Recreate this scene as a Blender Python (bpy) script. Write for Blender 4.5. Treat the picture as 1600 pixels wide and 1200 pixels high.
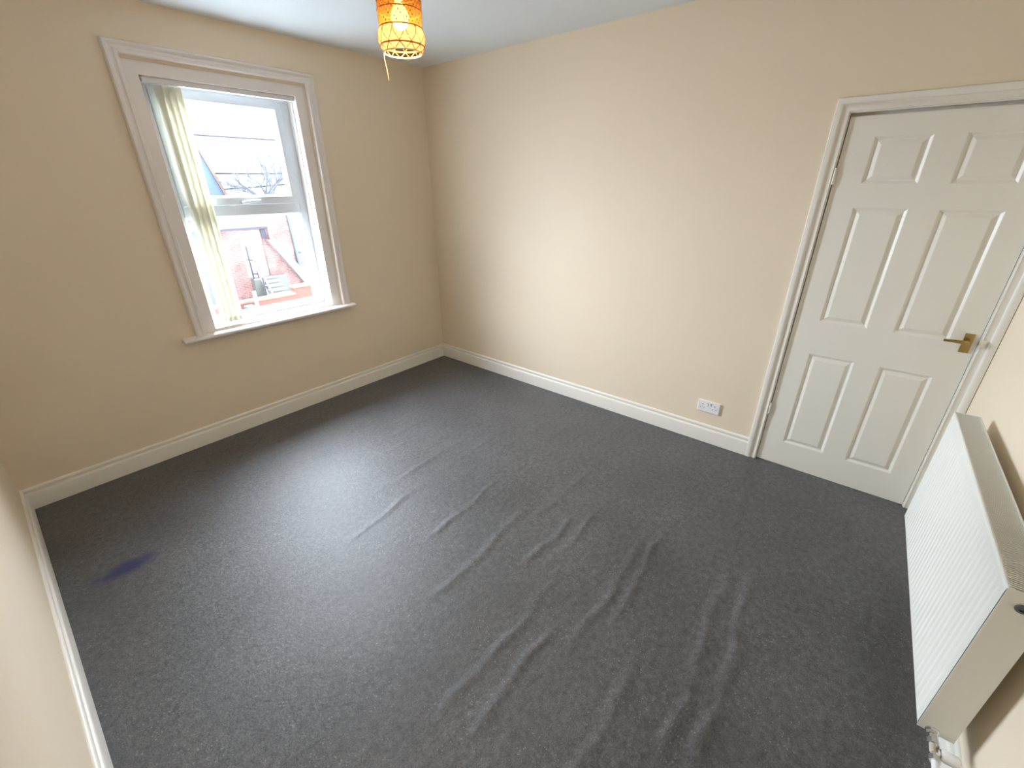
import bpy, math, random
import numpy as np
from mathutils import Vector, Matrix

for o in list(bpy.data.objects):
    bpy.data.objects.remove(o, do_unlink=True)
scene = bpy.context.scene
COL = scene.collection
random.seed(7)
rng = np.random.default_rng(11)

# ------------------------------------------------------------------ camera
CAM = (-2.94602, -3.41122, 1.69825)
YAW, PITCH, ROLL, FPX = 0.692695, -0.433415, -0.005724, 675.80
fw = Vector((math.cos(PITCH) * math.cos(YAW), math.cos(PITCH) * math.sin(YAW), math.sin(PITCH)))
rt = fw.cross(Vector((0, 0, 1))).normalized()
up = rt.cross(fw)
r2 = math.cos(ROLL) * rt + math.sin(ROLL) * up
u2 = -math.sin(ROLL) * rt + math.cos(ROLL) * up
cd = bpy.data.cameras.new('camera')
cd.sensor_fit = 'HORIZONTAL'
cd.sensor_width = 36.0
cd.lens = FPX * 36.0 / 1600.0
cd.clip_start = 0.02
cd.clip_end = 300
cam = bpy.data.objects.new('camera', cd)
COL.objects.link(cam)
cam.matrix_world = Matrix(((r2.x, u2.x, -fw.x, CAM[0]), (r2.y, u2.y, -fw.y, CAM[1]),
                           (r2.z, u2.z, -fw.z, CAM[2]), (0, 0, 0, 1)))
scene.camera = cam

# ------------------------------------------------------------------ world, light, exposure
SKY_LOW, SKY_HIGH = 13.0, 83.0      # overcast sky, with a bright lobe beyond the window added to light the room
world = bpy.data.worlds.new('overcast_sky')
scene.world = world
world.use_nodes = True
wn = world.node_tree.nodes
wl = world.node_tree.links
bg = wn['Background']
bg.inputs['Color'].default_value = (0.80, 0.875, 1.0, 1)
wt = wn.new('ShaderNodeTexCoord')
wd = wn.new('ShaderNodeVectorMath'); wd.operation = 'DOT_PRODUCT'
LOBE_DIR = Vector((0.12, 0.80, 0.62)).normalized()
wd.inputs[1].default_value = LOBE_DIR
wl.new(wt.outputs['Generated'], wd.inputs[0])
wm = wn.new('ShaderNodeMapRange'); wm.interpolation_type = 'SMOOTHSTEP'
wm.inputs['From Min'].default_value = 0.15
wm.inputs['From Max'].default_value = 0.95
wm.inputs['To Min'].default_value = SKY_LOW
wm.inputs['To Max'].default_value = SKY_HIGH
wl.new(wd.outputs['Value'], wm.inputs['Value'])
wl.new(wm.outputs[0], bg.inputs['Strength'])
# portal: only guides sampling of the sky through the window opening
pd = bpy.data.lights.new('window_portal', 'AREA')
pd.shape = 'RECTANGLE'
pd.size = 0.87
pd.size_y = 1.46
pd.cycles.is_portal = True
po = bpy.data.objects.new('window_portal', pd)
po.location = (-1.6, 0.31, 1.53)
po.rotation_euler = (math.radians(-90), 0, 0)
COL.objects.link(po)

scene.view_settings.view_transform = 'Standard'
scene.view_settings.look = 'None'
scene.view_settings.gamma = 1.0
scene.view_settings.use_curve_mapping = False
scene.view_settings.exposure = -0.06
scene.cycles.diffuse_bounces = 8
scene.cycles.max_bounces = 14
scene.cycles.transparent_max_bounces = 16

# ------------------------------------------------------------------ room size
W, H = 3.2117, 2.5936          # x: -W..0, window wall at y = 0, door wall at x = 0
FY0, FM = -3.95, 0.028         # radiator wall: y = FY0 + FM * x


def front_y(x):
    return FY0 + FM * x


# ------------------------------------------------------------------ materials
def new_mat(name):
    m = bpy.data.materials.new(name)
    m.use_nodes = True
    return m, m.node_tree.nodes, m.node_tree.links, m.node_tree.nodes['Principled BSDF']


def mat(name, col, rough=0.5, metal=0.0, var=0.04, scale=6.0, bump=0.0, bscale=200.0, spec=0.5, coat=0.0):
    m, n, l, b = new_mat(name)
    tc = n.new('ShaderNodeTexCoord')
    nz = n.new('ShaderNodeTexNoise')
    nz.inputs['Scale'].default_value = scale
    nz.inputs['Detail'].default_value = 4
    l.new(tc.outputs['Object'], nz.inputs['Vector'])
    mx = n.new('ShaderNodeMix')
    mx.data_type = 'RGBA'
    mx.inputs[6].default_value = tuple(c * (1 - var) for c in col) + (1,)
    mx.inputs[7].default_value = tuple(min(1, c * (1 + var)) for c in col) + (1,)
    l.new(nz.outputs['Fac'], mx.inputs[0])
    l.new(mx.outputs[2], b.inputs['Base Color'])
    b.inputs['Roughness'].default_value = rough
    b.inputs['Metallic'].default_value = metal
    b.inputs['Specular IOR Level'].default_value = spec
    b.inputs['Coat Weight'].default_value = coat
    if bump > 0:
        n2 = n.new('ShaderNodeTexNoise')
        n2.inputs['Scale'].default_value = bscale
        n2.inputs['Detail'].default_value = 3
        l.new(tc.outputs['Object'], n2.inputs['Vector'])
        bp = n.new('ShaderNodeBump')
        bp.inputs['Strength'].default_value = bump
        bp.inputs['Distance'].default_value = 0.002
        l.new(n2.outputs['Fac'], bp.inputs['Height'])
        l.new(bp.outputs['Normal'], b.inputs['Normal'])
    return m


M = {}
M['wall'] = mat('magnolia_emulsion', (0.785, 0.68, 0.53), 0.62, var=0.02, scale=2.5, bump=0.12, bscale=160, spec=0.35)
M['ceiling'] = mat('cool_white_emulsion', (0.78, 0.83, 0.87), 0.8, var=0.02, scale=2, bump=0.1, bscale=120, spec=0.2)
M['gloss'] = mat('white_gloss_paint', (0.80, 0.775, 0.71), 0.3, var=0.015, scale=9, bump=0.05, bscale=60)
M['winpaint'] = mat('white_window_paint', (0.80, 0.76, 0.73), 0.35, var=0.02, scale=9, bump=0.05, bscale=60)
M['door'] = mat('white_satin_door_paint', (0.79, 0.77, 0.70), 0.36, var=0.015, scale=5, bump=0.06, bscale=90)
M['upvc'] = mat('white_upvc', (0.70, 0.76, 0.82), 0.25, var=0.01)
M['rad'] = mat('radiator_enamel', (0.84, 0.85, 0.80), 0.3, var=0.01)
M['grille'] = mat('radiator_grille_enamel', (0.70, 0.70, 0.65), 0.4, var=0.02)
M['dark'] = mat('dark_gap', (0.05, 0.045, 0.035), 0.8)
M['brass'] = mat('polished_brass', (0.44, 0.31, 0.12), 0.3, 1.0, var=0.08, scale=30)
M['steel'] = mat('bright_steel', (0.68, 0.67, 0.62), 0.3, 1.0, var=0.05, scale=30)
M['hinge'] = mat('paint_flecked_hinge', (0.72, 0.70, 0.62), 0.35, 0.2, var=0.1, scale=120)
M['darksteel'] = mat('dark_steel_plug', (0.12, 0.13, 0.14), 0.35, 0.8, var=0.05)
M['chrome'] = mat('chrome', (0.75, 0.76, 0.78), 0.12, 1.0, var=0.03, scale=30)
M['plastic'] = mat('white_plastic', (0.84, 0.84, 0.86), 0.3, var=0.01)
M['slot'] = mat('socket_slot', (0.10, 0.10, 0.11), 0.6)
M['silver'] = mat('satin_white_handle', (0.60, 0.62, 0.66), 0.45, 0.0, var=0.02)
M['blue_pipe'] = mat('white_pipe_paint', (0.80, 0.83, 0.86), 0.35, var=0.02)
M['railgrey'] = mat('headrail_aluminium', (0.72, 0.71, 0.72), 0.4, 0.0, var=0.02)

# blind fabric: slightly translucent cream
m, n, l, b = new_mat('cream_blind_fabric')
tc = n.new('ShaderNodeTexCoord')
wv = n.new('ShaderNodeTexNoise')
wv.inputs['Scale'].default_value = 400
l.new(tc.outputs['Object'], wv.inputs['Vector'])
mx = n.new('ShaderNodeMix'); mx.data_type = 'RGBA'
mx.inputs[6].default_value = (0.82, 0.80, 0.70, 1)
mx.inputs[7].default_value = (0.88, 0.86, 0.77, 1)
l.new(wv.outputs['Fac'], mx.inputs[0])
l.new(mx.outputs[2], b.inputs['Base Color'])
b.inputs['Roughness'].default_value = 0.75
tr = n.new('ShaderNodeBsdfTranslucent')
tr.inputs['Color'].default_value = (0.91, 0.90, 0.85, 1)
ms = n.new('ShaderNodeMixShader'); ms.inputs[0].default_value = 0.4
l.new(b.outputs[0], ms.inputs[1]); l.new(tr.outputs[0], ms.inputs[2])
l.new(ms.outputs[0], n['Material Output'].inputs['Surface'])
M['blind'] = m

# window glass: clear pane with a weak reflection
m, n, l, b = new_mat('window_glass')
tp = n.new('ShaderNodeBsdfTransparent'); tp.inputs['Color'].default_value = (0.97, 0.985, 0.98, 1)
gl = n.new('ShaderNodeBsdfGlossy'); gl.inputs['Roughness'].default_value = 0.02
fr = n.new('ShaderNodeFresnel'); fr.inputs['IOR'].default_value = 1.45
gm = n.new('ShaderNodeNewGeometry')
inv = n.new('ShaderNodeMath'); inv.operation = 'SUBTRACT'; inv.inputs[0].default_value = 1.0
l.new(gm.outputs['Backfacing'], inv.inputs[1])
fm = n.new('ShaderNodeMath'); fm.operation = 'MULTIPLY'
l.new(fr.outputs[0], fm.inputs[0]); l.new(inv.outputs[0], fm.inputs[1])
ms = n.new('ShaderNodeMixShader')
l.new(fm.outputs[0], ms.inputs[0]); l.new(tp.outputs[0], ms.inputs[1]); l.new(gl.outputs[0], ms.inputs[2])
l.new(ms.outputs[0], n['Material Output'].inputs['Surface'])
M['glass'] = m

# carpet
m, n, l, b = new_mat('charcoal_carpet')
tc = n.new('ShaderNodeTexCoord')
big = n.new('ShaderNodeTexNoise'); big.inputs['Scale'].default_value = 2.2; big.inputs['Detail'].default_value = 5
l.new(tc.outputs['Object'], big.inputs['Vector'])
fine = n.new('ShaderNodeTexNoise'); fine.inputs['Scale'].default_value = 210; fine.inputs['Detail'].default_value = 3
l.new(tc.outputs['Object'], fine.inputs['Vector'])
c1 = n.new('ShaderNodeValToRGB')
c1.color_ramp.elements[0].position = 0.3; c1.color_ramp.elements[0].color = (0.046, 0.046, 0.048, 1)
c1.color_ramp.elements[1].position = 0.72; c1.color_ramp.elements[1].color = (0.116, 0.116, 0.120, 1)
l.new(fine.outputs['Fac'], c1.inputs[0])
m1 = n.new('ShaderNodeMix'); m1.data_type = 'RGBA'; m1.blend_type = 'MULTIPLY'; m1.inputs[0].default_value = 1
c2 = n.new('ShaderNodeValToRGB')
c2.color_ramp.elements[0].position = 0.3; c2.color_ramp.elements[0].color = (0.80, 0.80, 0.80, 1)
c2.color_ramp.elements[1].position = 0.7; c2.color_ramp.elements[1].color = (1.12, 1.12, 1.12, 1)
l.new(big.outputs['Fac'], c2.inputs[0])
l.new(c1.outputs[0], m1.inputs[6]); l.new(c2.outputs[0], m1.inputs[7])
# pale fluff specks
vo = n.new('ShaderNodeTexVoronoi'); vo.inputs['Scale'].default_value = 60; vo.inputs['Randomness'].default_value = 1
l.new(tc.outputs['Object'], vo.inputs['Vector'])
th = n.new('ShaderNodeMath'); th.operation = 'LESS_THAN'; th.inputs[1].default_value = 0.16
l.new(vo.outputs['Distance'], th.inputs[0])
gate = n.new('ShaderNodeTexNoise'); gate.inputs['Scale'].default_value = 5; gate.inputs['Detail'].default_value = 2
l.new(tc.outputs['Object'], gate.inputs['Vector'])
gt = n.new('ShaderNodeMath'); gt.operation = 'GREATER_THAN'; gt.inputs[1].default_value = 0.5
l.new(gate.outputs['Fac'], gt.inputs[0])
fl = n.new('ShaderNodeMath'); fl.operation = 'MULTIPLY'
l.new(th.outputs[0], fl.inputs[0]); l.new(gt.outputs[0], fl.inputs[1])
fl2 = n.new('ShaderNodeMath'); fl2.operation = 'MULTIPLY'; fl2.inputs[1].default_value = 0.30
l.new(fl.outputs[0], fl2.inputs[0])
# scuffed, matted pile: mid-scale mottling
md_ = n.new('ShaderNodeTexNoise'); md_.inputs['Scale'].default_value = 38; md_.inputs['Detail'].default_value = 7; md_.inputs['Roughness'].default_value = 0.7
l.new(tc.outputs['Object'], md_.inputs['Vector'])
mdr = n.new('ShaderNodeValToRGB')
mdr.color_ramp.elements[0].position = 0.36; mdr.color_ramp.elements[0].color = (0.68, 0.68, 0.68, 1)
mdr.color_ramp.elements[1].position = 0.66; mdr.color_ramp.elements[1].color = (1.38, 1.38, 1.38, 1)
l.new(md_.outputs['Fac'], mdr.inputs[0])
m1b = n.new('ShaderNodeMix'); m1b.data_type = 'RGBA'; m1b.blend_type = 'MULTIPLY'; m1b.inputs[0].default_value = 1
l.new(m1.outputs[2], m1b.inputs[6]); l.new(mdr.outputs[0], m1b.inputs[7])
m2 = n.new('ShaderNodeMix'); m2.data_type = 'RGBA'
m2.inputs[7].default_value = (0.40, 0.40, 0.41, 1)
l.new(fl2.outputs[0], m2.inputs[0]); l.new(m1b.outputs[2], m2.inputs[6])
# navy tint of a shadow, painted into the carpet near the left wall
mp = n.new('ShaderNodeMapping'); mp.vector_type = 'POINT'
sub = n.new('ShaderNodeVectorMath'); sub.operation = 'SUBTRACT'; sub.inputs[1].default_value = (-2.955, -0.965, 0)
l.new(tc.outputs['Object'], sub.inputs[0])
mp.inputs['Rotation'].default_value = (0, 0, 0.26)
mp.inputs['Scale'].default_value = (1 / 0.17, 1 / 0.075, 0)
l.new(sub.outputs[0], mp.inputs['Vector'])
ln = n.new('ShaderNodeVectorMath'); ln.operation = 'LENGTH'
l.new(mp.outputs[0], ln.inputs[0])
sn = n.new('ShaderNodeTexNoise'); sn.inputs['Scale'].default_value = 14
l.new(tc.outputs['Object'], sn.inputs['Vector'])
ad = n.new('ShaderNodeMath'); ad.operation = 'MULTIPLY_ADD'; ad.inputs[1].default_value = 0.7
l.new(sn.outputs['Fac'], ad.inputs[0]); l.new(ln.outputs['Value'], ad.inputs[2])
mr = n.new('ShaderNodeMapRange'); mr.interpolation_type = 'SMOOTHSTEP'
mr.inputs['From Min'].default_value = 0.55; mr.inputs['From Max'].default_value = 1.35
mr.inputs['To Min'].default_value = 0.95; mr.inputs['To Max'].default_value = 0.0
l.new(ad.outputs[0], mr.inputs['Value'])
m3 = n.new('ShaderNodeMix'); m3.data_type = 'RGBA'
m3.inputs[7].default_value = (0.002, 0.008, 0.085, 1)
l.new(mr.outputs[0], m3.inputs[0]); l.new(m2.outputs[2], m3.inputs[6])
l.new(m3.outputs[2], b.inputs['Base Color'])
b.inputs['Roughness'].default_value = 0.50
b.inputs['Specular IOR Level'].default_value = 0.60
b.inputs['Sheen Weight'].default_value = 0.10
b.inputs['Sheen Roughness'].default_value = 0.45
nb = n.new('ShaderNodeTexNoise'); nb.inputs['Scale'].default_value = 70; nb.inputs['Detail'].default_value = 7; nb.inputs['Roughness'].default_value = 0.7
l.new(tc.outputs['Object'], nb.inputs['Vector'])
bpn = n.new('ShaderNodeBump'); bpn.inputs['Strength'].default_value = 0.55; bpn.inputs['Distance'].default_value = 0.004
l.new(nb.outputs['Fac'], bpn.inputs['Height'])
l.new(bpn.outputs['Normal'], b.inputs['Normal'])
M['carpet'] = m

# lamp shade: amber openwork lining, lets light through
m, n, l, b = new_mat('amber_shade_lining')
tp = n.new('ShaderNodeBsdfTransparent'); tp.inputs['Color'].default_value = (0.75, 0.42, 0.12, 1)
tl = n.new('ShaderNodeBsdfTranslucent'); tl.inputs['Color'].default_value = (0.070, 0.030, 0.0065, 1)
tc = n.new('ShaderNodeTexCoord')
nz = n.new('ShaderNodeTexNoise'); nz.inputs['Scale'].default_value = 90
l.new(tc.outputs['Object'], nz.inputs['Vector'])
rr = n.new('ShaderNodeMapRange'); rr.inputs['To Min'].default_value = 0.45; rr.inputs['To Max'].default_value = 0.8
l.new(nz.outputs['Fac'], rr.inputs['Value'])
ms = n.new('ShaderNodeMixShader')
l.new(rr.outputs[0], ms.inputs[0]); l.new(tp.outputs[0], ms.inputs[1]); l.new(tl.outputs[0], ms.inputs[2])
l.new(ms.outputs[0], n['Material Output'].inputs['Surface'])
M['amber'] = m
M['cream_lining'] = M['amber'].copy()
for nd in M['cream_lining'].node_tree.nodes:
    if nd.type == 'BSDF_TRANSLUCENT': nd.inputs['Color'].default_value = (0.075, 0.056, 0.028, 1)
    if nd.type == 'BSDF_TRANSPARENT': nd.inputs['Color'].default_value = (0.80, 0.60, 0.34, 1)
M['bronze'] = mat('copper_filigree', (0.55, 0.22, 0.07), 0.45, 0.6, var=0.15, scale=60)
M['gilt'] = mat('gilt_rim', (0.90, 0.72, 0.42), 0.4, 0.3, var=0.05, scale=40)
M['flex'] = mat('white_flex', (0.8, 0.78, 0.72), 0.5)
m, n, l, b = new_mat('lit_bulb')
b.inputs['Base Color'].default_value = (1, 0.95, 0.85, 1)
b.inputs['Emission Color'].default_value = (1.0, 0.80, 0.50, 1)
b.inputs['Emission Strength'].default_value = 22
M['bulb'] = m


# outside
def brick_mat(name, a, c, mortar, scale=1.0):
    m, n, l, b = new_mat(name)
    tc = n.new('ShaderNodeTexCoord')
    sw = n.new('ShaderNodeSeparateXYZ'); cb = n.new('ShaderNodeCombineXYZ')
    l.new(tc.outputs['Object'], sw.inputs[0])
    l.new(sw.outputs['X'], cb.inputs['X']); l.new(sw.outputs['Z'], cb.inputs['Y'])
    bt = n.new('ShaderNodeTexBrick')
    bt.inputs['Scale'].default_value = scale
    bt.inputs['Brick Width'].default_value = 0.225
    bt.inputs['Row Height'].default_value = 0.075
    bt.inputs['Mortar Size'].default_value = 0.007
    bt.inputs['Color1'].default_value = a + (1,)
    bt.inputs['Color2'].default_value = c + (1,)
    bt.inputs['Mortar'].default_value = mortar + (1,)
    l.new(cb.outputs[0], bt.inputs['Vector'])
    nz = n.new('ShaderNodeTexNoise'); nz.inputs['Scale'].default_value = 1.6; nz.inputs['Detail'].default_value = 6
    l.new(tc.outputs['Object'], nz.inputs['Vector'])
    cr = n.new('ShaderNodeValToRGB')
    cr.color_ramp.elements[0].position = 0.35; cr.color_ramp.elements[0].color = (0.75, 0.75, 0.75, 1)
    cr.color_ramp.elements[1].position = 0.65; cr.color_ramp.elements[1].color = (1.5, 1.5, 1.55, 1)
    l.new(nz.outputs['Fac'], cr.inputs[0])
    mx = n.new('ShaderNodeMix'); mx.data_type = 'RGBA'; mx.blend_type = 'MULTIPLY'; mx.inputs[0].default_value = 1
    l.new(bt.outputs['Color'], mx.inputs[6]); l.new(cr.outputs[0], mx.inputs[7])
    l.new(mx.outputs[2], b.inputs['Base Color'])
    b.inputs['Roughness'].default_value = 0.85
    return m


M['brick'] = brick_mat('red_brick', (0.22, 0.088, 0.072), (0.15, 0.066, 0.058), (0.25, 0.21, 0.20))
M['slate'] = mat('grey_slate', (0.062, 0.068, 0.072), 0.8, var=0.10, scale=2, spec=0.2)
M['blueslate'] = mat('blue_slate', (0.08, 0.11, 0.17), 0.8, var=0.1, spec=0.2)
M['terracotta'] = mat('terracotta_verge', (0.11, 0.075, 0.06), 0.8, var=0.1)
M['extwhite'] = mat('white_render', (0.30, 0.31, 0.32), 0.7, var=0.05)
M['fascia'] = mat('pale_fascia', (0.105, 0.115, 0.12), 0.6, var=0.05)
M['darktrim_shadow'] = mat('dark_trim_and_shadow', (0.03, 0.027, 0.045), 0.6)  # dark trim colour; also paints the shadow line under the fascia
M['coping'] = mat('pale_stone_coping', (0.22, 0.19, 0.19), 0.85, var=0.2, scale=5)
M['orange'] = mat('orange_masonry_paint', (0.115, 0.044, 0.030), 0.85, var=0.08, scale=3)
M['orangecop'] = mat('orange_coping', (0.13, 0.085, 0.055), 0.85, var=0.1)
M['step'] = mat('mossy_concrete_step', (0.115, 0.12, 0.105), 0.9, var=0.12, scale=5)
M['nosing'] = mat('pale_step_nosing', (0.20, 0.205, 0.205), 0.85)
M['railwood'] = mat('pale_timber_rail', (0.14, 0.10, 0.07), 0.7, var=0.1)
M['greypipe'] = mat('grey_drain_pipe', (0.055, 0.075, 0.08), 0.5, var=0.08)
M['bark'] = mat('grey_bark', (0.055, 0.06, 0.072), 0.9, var=0.15, scale=8)
M['ground'] = mat('concrete_yard', (0.36, 0.39, 0.40), 0.9, var=0.15, scale=1.2)
M['bluetub'] = mat('blue_plastic_tub', (0.03, 0.05, 0.11), 0.5)
M['hedge'] = mat('pale_rough_cast', (0.085, 0.093, 0.09), 0.9, var=0.35, scale=3)
M['wire'] = mat('black_cable', (0.012, 0.012, 0.014), 0.9, spec=0.1)


# ------------------------------------------------------------------ mesh building
class MB:
    def __init__(s):
        s.v = []; s.f = []

    def add(s, vs, fs):
        k = len(s.v)
        s.v += [tuple(p) for p in vs]
        s.f += [tuple(i + k for i in q) for q in fs]
        return s

    def box(s, a, c, mtx=None):
        x0, y0, z0 = [min(a[i], c[i]) for i in range(3)]
        x1, y1, z1 = [max(a[i], c[i]) for i in range(3)]
        vs = [(x0, y0, z0), (x1, y0, z0), (x1, y1, z0), (x0, y1, z0), (x0, y0, z1), (x1, y0, z1), (x1, y1, z1), (x0, y1, z1)]
        if mtx:
            vs = [mtx(*p) for p in vs]
        return s.add(vs, [(0, 3, 2, 1), (4, 5, 6, 7), (0, 1, 5, 4), (1, 2, 6, 5), (2, 3, 7, 6), (3, 0, 4, 7)])

    def tube(s, pts, rad, n=10, cap=True):
        pts = [Vector(p) for p in pts]
        rads = rad if isinstance(rad, (list, tuple)) else [rad] * len(pts)
        rings = []
        prev = None
        for i, p in enumerate(pts):
            d = (pts[min(i + 1, len(pts) - 1)] - pts[max(i - 1, 0)]).normalized()
            a = d.cross(Vector((0, 0, 1))) if prev is None else prev - d * prev.dot(d)
            if a.length < 1e-4:
                a = d.cross(Vector((1, 0, 0)))
            a.normalize(); prev = a
            c = d.cross(a)
            rings.append([p + (a * math.cos(2 * math.pi * k / n) + c * math.sin(2 * math.pi * k / n)) * rads[i] for k in range(n)])
        vs = [q for r in rings for q in r]
        fs = []
        for i in range(len(pts) - 1):
            for k in range(n):
                fs.append((i * n + k, i * n + (k + 1) % n, (i + 1) * n + (k + 1) % n, (i + 1) * n + k))
        if cap:
            fs.append(tuple(reversed(range(n))))
            fs.append(tuple((len(pts) - 1) * n + k for k in range(n)))
        return s.add(vs, fs)

    def lathe(s, prof, c=(0, 0, 0), n=48, cap=False, axis=2):
        vs = []
        for r, h in prof:
            for k in range(n):
                t = 2 * math.pi * k / n
                p = (r * math.cos(t), r * math.sin(t), h)
                if axis == 0:
                    p = (p[2], p[0], p[1])
                elif axis == 1:
                    p = (p[0], p[2], p[1])
                vs.append((c[0] + p[0], c[1] + p[1], c[2] + p[2]))
        fs = []
        for i in range(len(prof) - 1):
            for k in range(n):
                fs.append((i * n + k, i * n + (k + 1) % n, (i + 1) * n + (k + 1) % n, (i + 1) * n + k))
        if cap:
            fs.append(tuple(reversed(range(n))))
            fs.append(tuple((len(prof) - 1) * n + k for k in range(n)))
        return s.add(vs, fs)

    def ring(s, u0, u1, z0, z1, prof, place, sides='LTRB', closed=False):
        """mitred frame: prof = list of (outset from the opening edge, depth); place(u, depth, z)"""
        cs = []
        for o, d in prof:
            cs.append([place(u0 - o, d, z0 - o if 'B' in sides else z0), place(u0 - o, d, z1 + o),
                       place(u1 + o, d, z1 + o), place(u1 + o, d, z0 - o if 'B' in sides else z0)])
        vs = [p for c in cs for p in c]
        fs = []
        m_ = len(prof)
        for i in range(m_ if closed else m_ - 1):
            j = (i + 1) % m_
            for k, nm in enumerate('LTRB'):
                if nm in sides:
                    fs.append((i * 4 + k, i * 4 + (k + 1) % 4, j * 4 + (k + 1) % 4, j * 4 + k))
        if 'B' not in sides:
            fs.append(tuple(i * 4 for i in range(m_)))
            fs.append(tuple(i * 4 + 3 for i in reversed(range(m_))))
        return s.add(vs, fs)

    def strip(s, prof, a, c, place, ka=0.0, kc=0.0):
        """prof (depth, z) extruded along u from a to c; ka, kc mitre with depth"""
        m_ = len(prof)
        vs = [place(a + d * ka, d, z) for d, z in prof] + [place(c + d * kc, d, z) for d, z in prof]
        fs = [(i, (i + 1) % m_, m_ + (i + 1) % m_, m_ + i) for i in range(m_)]
        fs += [tuple(reversed(range(m_))), tuple(range(m_, 2 * m_))]
        return s.add(vs, fs)

    def prism(s, poly, place, d0, d1):
        m_ = len(poly)
        vs = [place(u, d0, z) for u, z in poly] + [place(u, d1, z) for u, z in poly]
        fs = [(i, (i + 1) % m_, m_ + (i + 1) % m_, m_ + i) for i in range(m_)]
        fs += [tuple(reversed(range(m_))), tuple(range(m_, 2 * m_))]
        return s.add(vs, fs)

    def build(s, name, material, parent=None, smooth=False, bevel=0.0, loc=None):
        me = bpy.data.meshes.new(name)
        vs = s.v
        if loc is not None:
            vs = [(p[0] - loc[0], p[1] - loc[1], p[2] - loc[2]) for p in vs]
        me.from_pydata(vs, [], s.f)
        me.materials.append(material)
        import bmesh
        bm = bmesh.new(); bm.from_mesh(me)
        bmesh.ops.recalc_face_normals(bm, faces=bm.faces)
        bm.to_mesh(me); bm.free()
        if smooth:
            for p in me.polygons:
                p.use_smooth = True
            try:
                me.set_sharp_from_angle(angle=math.radians(40))
            except Exception:
                pass
        o = bpy.data.objects.new(name, me)
        if loc is not None:
            o.location = loc
        COL.objects.link(o)
        if parent is not None:
            o.parent = parent
            o.matrix_parent_inverse = Matrix.Translation(-Vector(world_loc(parent)))
        if bevel > 0:
            md = o.modifiers.new('bevel', 'BEVEL')
            md.width = bevel; md.segments = 2; md.limit_method = 'ANGLE'; md.angle_limit = math.radians(50)
        return o


def world_loc(o):
    return LOC.get(o.name, (0, 0, 0))


LOC = {}


def tag(o, label, cat, group=None, kind=None):
    if label: o['label'] = label
    if cat: o['category'] = cat
    if group: o['group'] = group
    if kind: o['kind'] = kind
    return o


def thing(name, loc, label, cat, group=None, kind=None):
    o = bpy.data.objects.new(name, None)
    o.empty_display_size = 0.1
    o.location = loc
    COL.objects.link(o)
    LOC[o.name] = tuple(loc)
    return tag(o, label, cat, group, kind)


def P_back(u, d, z):      # window wall: depth d goes out of the room (+y)
    return (u, d, z)


def P_door(u, d, z):      # door wall: u is y, depth d goes into the wall (+x)
    return (d, u, z)


# ------------------------------------------------------------------ room shell
# carpet with ruckles running parallel to the window wall
nx, ny = 241, 321
xs = np.linspace(-W - 0.02, 0.06, nx)
ys = np.linspace(-4.06, 0.02, ny)
X, Y = np.meshgrid(xs, ys)
Z = np.zeros_like(X)
ruck = [((-0.95, -3.343), (-2.15, -3.40), 0.013, 0.028), ((-1.03, -3.247), (-2.2, -3.30), 0.010, 0.026),
        ((-0.70, -3.588), (-1.50, -3.615), 0.007, 0.024), ((-0.20, -3.645), (-0.90, -3.633), 0.007, 0.024),
        ((-1.15, -2.859), (-2.0, -2.857), 0.008, 0.024), ((-1.25, -2.47), (-1.72, -2.452), 0.010, 0.022),
        ((-1.25, -1.918), (-1.95, -1.967), 0.006, 0.022), ((-1.05, -2.541), (-1.7, -2.556), 0.007, 0.022),
        ((-0.95, -2.909), (-1.75, -2.935), 0.008, 0.024), ((-1.8, -2.758), (-2.45, -2.77), 0.006, 0.024),
        ((-1.1, -1.403), (-1.9, -1.413), 0.004, 0.024), ((-0.3, -3.12), (-0.85, -3.19), 0.006, 0.022),
        ((-1.5, -1.582), (-2.25, -1.648), 0.0045, 0.022), ((-1.3, -2.22), (-2.2, -2.26), 0.005, 0.026),
        ((-1.6, -2.62), (-2.5, -2.65), 0.005, 0.024), ((-0.8, -2.30), (-1.5, -2.31), 0.004, 0.026),
        ((-1.7, -3.08), (-2.6, -3.12), 0.006, 0.026)]
for (x0, y0), (x1, y1), amp, sg in ruck:
    t = (X - x0) / (x1 - x0)
    yc = y0 + (y1 - y0) * t + 0.012 * np.sin(9 * X + 13 * y0) + 0.006 * np.sin(23 * X + 5 * y0)
    env = np.clip(t / 0.25, 0, 1) * np.clip((1 - t) / 0.25, 0, 1)
    env = env * env * (3 - 2 * env) * (0.75 + 0.25 * np.sin(17 * X + 3 * y0))
    Z += amp * env * np.exp(-((Y - yc) / (sg * 0.72)) ** 2)
for i in range(40):
    kx, ky, ph = rng.uniform(-3, 3), rng.uniform(-9, 9), rng.uniform(0, 6.28)
    Z += 0.00035 * np.sin(kx * X + ky * Y + ph)
edge = np.clip(np.minimum.reduce([X + W - 0.018, -0.018 - X, -0.018 - Y, Y + 3.93]) / 0.12, 0, 1)
Z += 0.0022 * np.exp(-np.abs(np.sin(1.3 * X + 21 * Y + 0.8 * np.sin(2.3 * X))) * 6) * (0.5 + 0.5 * np.sin(2.1 * X + 1.7 * Y)) ** 2
Z = Z * edge
verts = [(float(a), float(b_), float(c)) for a, b_, c in zip(X.ravel(), Y.ravel(), Z.ravel())]
faces = [(j * nx + i, j * nx + i + 1, (j + 1) * nx + i + 1, (j + 1) * nx + i) for j in range(ny - 1) for i in range(nx - 1)]
mb = MB().add(verts, faces)
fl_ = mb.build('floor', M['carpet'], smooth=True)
tag(fl_, 'dark charcoal fitted carpet with ruckled ridges and a painted navy shadow tint by the left wall', 'carpet', kind='structure')

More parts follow.
